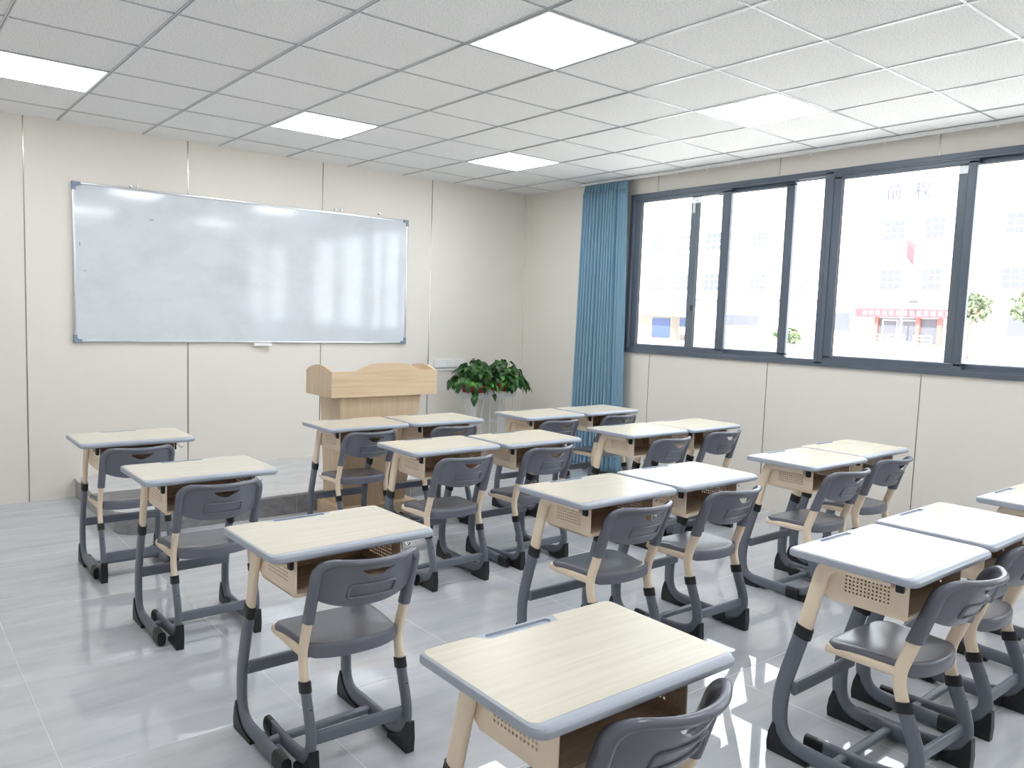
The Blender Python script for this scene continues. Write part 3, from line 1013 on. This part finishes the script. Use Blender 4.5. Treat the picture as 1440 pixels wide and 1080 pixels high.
def stand_plant(x, y, ztop, straight, inner, seed, lab_s, lab_p, trailing):
    rnd = random.Random(seed)
    st = empty('flower_stand', (x, y, 0))
    tag(st, lab_s, 'plant stand', 'white wire flower stands')
    R0 = 0.150
    circ = lambda r, z, n=36: [(r * math.cos(2 * PI * k / n), r * math.sin(2 * PI * k / n), z) for k in range(n)]
    bm = bmesh.new()
    add_wire(bm, circ(R0, ztop), 0.004, 6, closed=True)
    add_wire(bm, circ(R0 - 0.02, ztop - 0.055), 0.0035, 6, closed=True)
    n = 22
    for off in (0, 1):
        zz = []
        for k in range(2 * n):
            up_ = (k + off) % 2 == 0
            r = R0 if up_ else R0 - 0.02
            a = 2 * PI * k / (2 * n)
            zz.append((r * math.cos(a), r * math.sin(a), ztop - (0 if up_ else 0.055)))
        add_wire(bm, zz, 0.0028, 5, closed=True)
    for k in range(8):                            # tray under the pot
        a = 2 * PI * k / 8
        add_wire(bm, [(0, 0, ztop - 0.055), ((R0 - 0.02) * math.cos(a), (R0 - 0.02) * math.sin(a), ztop - 0.055)], 0.0025, 5)
    add_lathe(bm, [(0.001, ztop - 0.012), (R0 - 0.004, ztop - 0.012), (R0 - 0.002, ztop - 0.010), (0.001, ztop - 0.010)], n=28, caps=False)
    obj('basket', bm, M['wire'], st, smooth=60)
    for k in range(4):
        a = 2 * PI * (k + 0.5) / 4
        bm = bmesh.new()
        for da in (-0.16, 0.16):
            pts = []
            for i in range(15):
                t = i / 14
                if straight:
                    r = 0.115 + 0.02 * t
                else:
                    r = 0.070 + 0.055 * (2 * t - 0.8) ** 2 * (1.0 if t < 0.4 else 0.95)
                z = (ztop - 0.055) * (1 - t)
                pts.append((r * math.cos(a + da), r * math.sin(a + da), max(z, 0.004)))
            add_wire(bm, pts, 0.0056, 6)
        obj('leg', bm, M['wire'], st, smooth=60)
    for z, r in (((0.42, 0.118) if straight else (0.40, 0.078)), (0.10, 0.125 if straight else 0.112)):
        obj('brace_ring', add_wire(bmesh.new(), circ(r, z), 0.0035, 6, closed=True), M['wire'], st, smooth=60)
    # the plant
    pt = empty('potted_pothos', (x, y, ztop - 0.010))
    tag(pt, lab_p, 'potted plant', 'green pothos plants in red pots')
    bm = bmesh.new()
    add_lathe(bm, [(0.110, 0.0), (0.128, 0.03), (0.142, 0.072), (0.150, 0.074), (0.150, 0.088), (0.140, 0.088), (0.134, 0.070), (0.0001, 0.068)], caps=True)
    obj('pot', bm, M['pot'], pt, smooth=40)
    bm = bmesh.new(); add_lathe(bm, [(0.133, 0.0685), (0.06, 0.076), (0.0005, 0.080)], caps=False)
    obj('soil', bm, M['soil'], pt, smooth=60)
    bl = bmesh.new(); bs = bmesh.new()
    for k in range(190):
        a = rnd.uniform(0, 2 * PI)
        rr_ = 0.250 * math.sqrt(rnd.random())
        h = 0.095 + (0.235 * (1 - (rr_ / 0.26) ** 2) * rnd.uniform(0.55, 1.05))
        if rr_ > 0.17: h -= rnd.uniform(0, 0.06)
        if inner * rr_ * math.cos(a) > 0.135: continue
        p = Vector((rr_ * math.cos(a), rr_ * math.sin(a), h))
        L = rnd.uniform(0.060, 0.105)
        add_leaf(bl, p, a + rnd.uniform(-0.7, 0.7), rnd.uniform(0.2, 1.1), rnd.uniform(-0.5, 0.5), L)
        q = Vector((0.05 * math.cos(a), 0.05 * math.sin(a), 0.075))
        add_wire(bs, [q, (q + p) / 2 + Vector((0, 0, 0.035)), p], 0.0022, 4)
    for (a, L0, nl) in trailing:                  # vines hanging over the rim
        pts = [Vector((0.10 * math.cos(a), 0.10 * math.sin(a), 0.085)), Vector((0.18 * math.cos(a), 0.18 * math.sin(a), 0.11))]
        for i in range(nl):
            t = (i + 1) / nl
            pts.append(Vector(((0.20 + 0.02 * t) * math.cos(a), (0.20 + 0.02 * t) * math.sin(a), 0.10 - L0 * t)))
        add_wire(bs, pts, 0.0024, 5)
        for i, p in enumerate(pts[2:]):
            add_leaf(bl, p, a + rnd.uniform(-0.8, 0.8), rnd.uniform(0.8, 1.3), rnd.uniform(-0.4, 0.4), rnd.uniform(0.07, 0.10))
    obj('leaves', bl, M['leaf'], pt, smooth=50)
    obj('stems', bs, M['stem'], pt, smooth=60)

stand_plant(4.240, -0.62, 0.735, False, 1, 3, 'white wire flower stand with waisted legs, left of the two by the corner',
            'leafy green pothos in a red pot, left of the two, nearer the lectern', [(PI * 1.05, 0.02, 2), (PI * 1.30, 0.12, 3), (PI * 1.62, 0.10, 2)])
stand_plant(4.635, -0.58, 0.735, True, -1, 8, 'white wire flower stand with straight legs, right of the two by the corner',
            'leafy green pothos in a red pot, right of the two, nearer the corner', [(PI * 1.95, 0.06, 2), (PI * 1.80, 0.04, 2)])

# ------------------------------------------------------------------ outside: yard and the building opposite
tag(obj('ground', box(XR + T, 75, -60, 110, -0.30, -0.05), M['yard']), kind='structure')
XB = 57.0
bd = empty('school_building', (XB, 22, -0.05))
tag(bd, 'pale sunlit school building across the yard seen through the windows', 'building')
obj('wall', box(0, 8, -60, 60, 0, 10.2), M['facade'], bd)
obj('parapet', box(-0.25, 8, -60, 60, 10.2, 10.55), M['facade'], bd)
obj('ledge', box(-0.5, 0, -60, 60, 3.35, 3.52), M['ext_grey'], bd)
wy = [-26, -21.5, -17, -12.6, -10, -5.0, -2.3, 4.5, 8.3, 12.7, 15.8, 18.6, 22.5, 27, 31.5]
win0 = None
for zc in (5.0, 8.45):
    for k, yy in enumerate(wy):
        if win0 is None:
            bm = bmesh.new()
            add_box(bm, -0.05, 0.1, -0.85, 0.85, -0.78, 0.78)
            win0 = obj('window', bm, M['ext_frame'], bd)
            bm = bmesh.new()
            for a in (-0.78, -0.25, 0.28):
                for c in (-0.70, -0.18, 0.30):
                    add_box(bm, -0.07, -0.04, a, a + 0.46, c, c + 0.42)
            pn = obj('pane', bm, M['ext_glass'], win0)
            w = win0
        else:
            w = win0.copy(); COL.objects.link(w)
            p_ = pn.copy(); COL.objects.link(p_); p_.parent = w
        w.location = (0, yy, zc)
        w.scale = (1, 0.8 + 0.25 * ((k * 7) % 5) / 4, 0.88 + 0.1 * ((k * 3) % 4) / 3)
ac0 = None
for (yy, zc) in ((-3.9, 3.75), (6.2, 3.85), (10.4, 3.8), (14.2, 3.9), (17.2, 7.0), (20.6, 3.8), (3.0, 7.1), (-0.9, 6.95), (-8.2, 3.9), (10.4, 7.1), (-12.0, 6.9)):
    if ac0 is None:
        bm = bmesh.new(); add_box(bm, -0.42, 0, -0.42, 0.42, -0.28, 0.28, 0.03)
        ac0 = obj('air_conditioner', bm, M['ext_frame'], bd); o = ac0
    else:
        o = ac0.copy(); COL.objects.link(o)
    o.location = (0, yy, zc)
obj('entrance_recess', box(-0.06, 0.1, -6.0, -1.6, 0.55, 2.30), M['ext_glass'], bd)
for yy in (-6.0, -4.6, -1.75):
    obj('column', box(-0.25, 0.0, yy, yy + 0.28, 0.3, 2.40), M['redpost'], bd)
for yy in (-3.1, -4.4):
    obj('door_leaf', box(-0.12, -0.05, yy, yy + 1.1, 0.6, 2.2), M['ext_frame'], bd)
    obj('door_glass', box(-0.14, -0.11, yy + 0.1, yy + 1.0, 0.7, 2.1), M['ext_glass'], bd)
obj('entrance_steps', box(-2.4, 0, -7.2, -0.6, 0, 0.45), M['yard'], bd)
obj('ground_floor_window', box(-0.06, 0.1, 0.4, 2.6, 1.3, 2.6), M['ext_glass'], bd)
obj('ground_floor_window', box(-0.06, 0.1, 8.0, 11.0, 1.4, 2.3), M['ext_glass'], bd)
obj('ground_floor_window', box(-0.06, 0.1, -13.5, -9.8, 1.3, 2.5), M['ext_glass'], bd)
def far(name, bm, m, label, cat, group=None):
    return tag(obj(name, bm, m), label, cat, group)
bn = far('banner', box(XB - 0.75, XB - 0.70, 13.6, 21.7, 2.28, 2.88), M['red'], 'long red banner over the entrance of the building opposite', 'banner')
bm = bmesh.new()
rnd = random.Random(5)
y = 21.1
while y > 14.2:                                  # unreadable pale characters, as blocks of strokes
    for q in range(3):
        add_box(bm, XB - 0.765, XB - 0.749, y - 0.26, y, 2.45 + 0.11 * q, 2.50 + 0.11 * q)
    add_box(bm, XB - 0.765, XB - 0.749, y - 0.16, y - 0.10, 2.43, 2.75)
    y -= 0.46
obj('lettering', bm, M['white'], bn)
# rooftop characters
for ch, yy, zz in (('前', 19.75, 10.55), ('程', 17.85, 10.55)):
    cv = bpy.data.curves.new('roof_character', 'FONT')
    cv.body = ch
    cv.size = 1.12
    cv.extrude = 0.06
    cv.align_x = 'CENTER'
    tmp = link(bpy.data.objects.new('tmp', cv))
    bpy.context.view_layer.update()
    me = bpy.data.meshes.new_from_object(tmp.evaluated_get(bpy.context.evaluated_depsgraph_get()))
    bpy.data.objects.remove(tmp)
    me.materials.clear(); me.materials.append(M['letter'])
    o = link(bpy.data.objects.new('roof_character', me))
    o.rotation_euler = (PI / 2, 0, -PI / 2)
    o.location = (XB - 0.35, yy, zz + 0.05)
    tag(o, 'grey rooftop character %s on the building opposite' % ('qian, left of two' if ch == '前' else 'cheng, right of two'), 'sign character', 'rooftop sign characters')
# railings in front of the entrance
for y0, y1, lab in ((17.3, 20.6, 'white railing left of the entrance steps of the building opposite'), (15.6, 16.7, 'white railing right of the entrance steps of the building opposite')):
    bm = bmesh.new()
    for z in (0.55, 0.8, 1.05):
        add_box(bm, XB - 2.68, XB - 2.62, y0, y1, z, z + 0.06)
    n = max(2, int((y1 - y0) / 0.55))
    for k in range(n + 1):
        yy = y0 + (y1 - y0) * k / n
        add_box(bm, XB - 2.68, XB - 2.62, yy - 0.03, yy + 0.03, 0.38, 1.1)
    far('railing', bm, M['white'], lab, 'railing', 'white entrance railings')
# flag
fp = empty('flagpole', (53.0, 17.0, -0.05))
tag(fp, 'slim white flagpole with a red flag before the building opposite', 'flagpole')
bm = bmesh.new(); add_lathe(bm, [(0.06, 0), (0.04, 7.6), (0.02, 7.62)], n=10)
obj('pole', bm, M['white'], fp, smooth=40)
bm = bmesh.new()
g = [[bm.verts.new((0.02 * math.sin(3 * i), -0.02 - 0.13 * i + 0.02 * j * 0.5 * i * 0.2, 7.35 - 0.28 * j - 0.16 * i * (1 if j > 0 else 0.6))) for j in range(5)] for i in range(5)]
for i in range(4):
    for j in range(4):
        bm.faces.new((g[i][j], g[i + 1][j], g[i + 1][j + 1], g[i][j + 1]))
o = obj('flag', bm, M['red'], fp, smooth=60)
md = o.modifiers.new('t', 'SOLIDIFY'); md.thickness = 0.01
# low shed with a white roof at the left
sh = empty('shed', (52.0, 36.0, -0.05))
tag(sh, 'low shed with white sloping roof at the far left of the yard', 'shed')
obj('wall', box(0, 3, -1.2, 6, 0, 2.0), M['cream'], sh)
bm = bmesh.new()
add_prism(bm, [(-3.2, 1.95), (6.4, 2.25), (6.4, 2.75), (2.0, 2.95)], 'x', -1.0, 3.4)
obj('roof', bm, M['white'], sh)
obj('wall_vent', box(-0.05, 0.05, 2.4, 4.0, 1.35, 1.6), M['ext_grey'], sh)
obj('blue_door', box(-0.06, 0.0, -1.1, 0.75, 0.2, 1.8), M['blue'], sh)
bs_ = empty('notice_board', (52.0, 33.35, -0.05))
tag(bs_, 'blue notice board with a white lower half beside the shed', 'notice board')
obj('panel', box(-0.05, 0.05, -0.55, 0.55, 1.15, 1.85), M['blue'], bs_)
obj('lower_panel', box(-0.05, 0.05, -0.55, 0.55, 0.55, 1.12), M['white'], bs_)
for yy in (-0.5, 0.5):
    obj('post', box(-0.04, 0.04, yy - 0.04, yy + 0.04, 0, 1.95), M['ext_grey'], bs_)
# trees and shrubs
def tree(name, x, y, zt, rad, hgt, seed, n, lm, lab, cat, L=0.28, trunk=True, group=None):
    rnd = random.Random(seed)
    r = empty(name, (x, y, -0.05))
    tag(r, lab, cat, group)
    bm = bmesh.new()
    for k in range(n):
        while True:
            q = Vector((rnd.uniform(-1, 1), rnd.uniform(-1, 1), rnd.uniform(-1, 1)))
            if 0.15 < q.length < 1: break
        add_leaf(bm, (q.x * rad, q.y * rad, zt + q.z * hgt), rnd.uniform(0, 6.28), rnd.uniform(-0.6, 1.2), rnd.uniform(-0.8, 0.8), L * rnd.uniform(0.6, 1.2))
    obj('crown', bm, lm, r)
    if trunk:
        bm = bmesh.new()
        add_wire(bm, [(0, 0, 0), (0.05, 0.03, zt * 0.5), (0.0, 0.0, zt)], 0.09, 8)
        for k in range(5):
            a = rnd.uniform(0, 6.28)
            add_wire(bm, [(0, 0, zt - 0.5 * hgt), (0.3 * rad * math.cos(a), 0.3 * rad * math.sin(a), zt), (0.7 * rad * math.cos(a), 0.7 * rad * math.sin(a), zt + 0.4 * hgt)], 0.04, 6)
        obj('trunk', bm, M['bark'], r, smooth=50)
tree('tree', 47.0, 10.7, 2.85, 1.05, 0.85, 1, 420, M['leafout'], 'pale leafy tree before the building opposite, left of two at the right edge', 'tree', group='pale trees in the yard')
tree('tree', 48.5, 8.2, 2.95, 1.15, 0.95, 2, 420, M['leafout'], 'pale leafy tree before the building opposite, right of two at the right edge', 'tree', group='pale trees in the yard')
tree('shrub', 52.0, 24.4, 0.85, 1.05, 0.62, 4, 420, M['bushleaf'], 'green shrub across the yard behind the open window gap', 'shrub', 0.24, False)

# ------------------------------------------------------------------ light
w = bpy.data.worlds.new('World')
scene.world = w
w.use_nodes = True
bgn = w.node_tree.nodes['Background']
bgn.inputs['Color'].default_value = (0.93, 0.965, 1.0, 1)
bgn.inputs['Strength'].default_value = 3.3
sd = bpy.data.lights.new('sun', 'SUN')
sd.energy = 7.6
sd.angle = 0.009
sd.color = (1.0, 0.97, 0.92)
so = link(bpy.data.objects.new('sun', sd))
so.rotation_euler = Vector((0.72, 0.22, -0.66)).to_track_quat('-Z', 'Y').to_euler()

# ------------------------------------------------------------------ camera
cam = bpy.data.cameras.new('camera')
co = link(bpy.data.objects.new('camera', cam))
co.location = (-0.58253, -6.83207, H - 1.32975)
co.rotation_euler = (1.48259460, -0.03232252, -0.66327773)
cam.sensor_fit = 'HORIZONTAL'
cam.sensor_width = 36.0
cam.lens = 1109.826 / 1440 * 36
cam.shift_x = (720 - 674.240) / 1440
cam.shift_y = (541.369 - 540) / 1440
cam.clip_start = 0.05
cam.clip_end = 300
scene.camera = co

vs = scene.view_settings
vs.view_transform = 'Standard'
vs.look = 'None'
vs.gamma = 1.0
vs.use_curve_mapping = False
vs.exposure = 0.76
scene.display_settings.display_device = 'sRGB'
cy = scene.cycles
cy.use_denoising = True
cy.max_bounces = 10
cy.diffuse_bounces = 6
cy.glossy_bounces = 5
cy.transparent_max_bounces = 12
cy.sample_clamp_indirect = 8.0
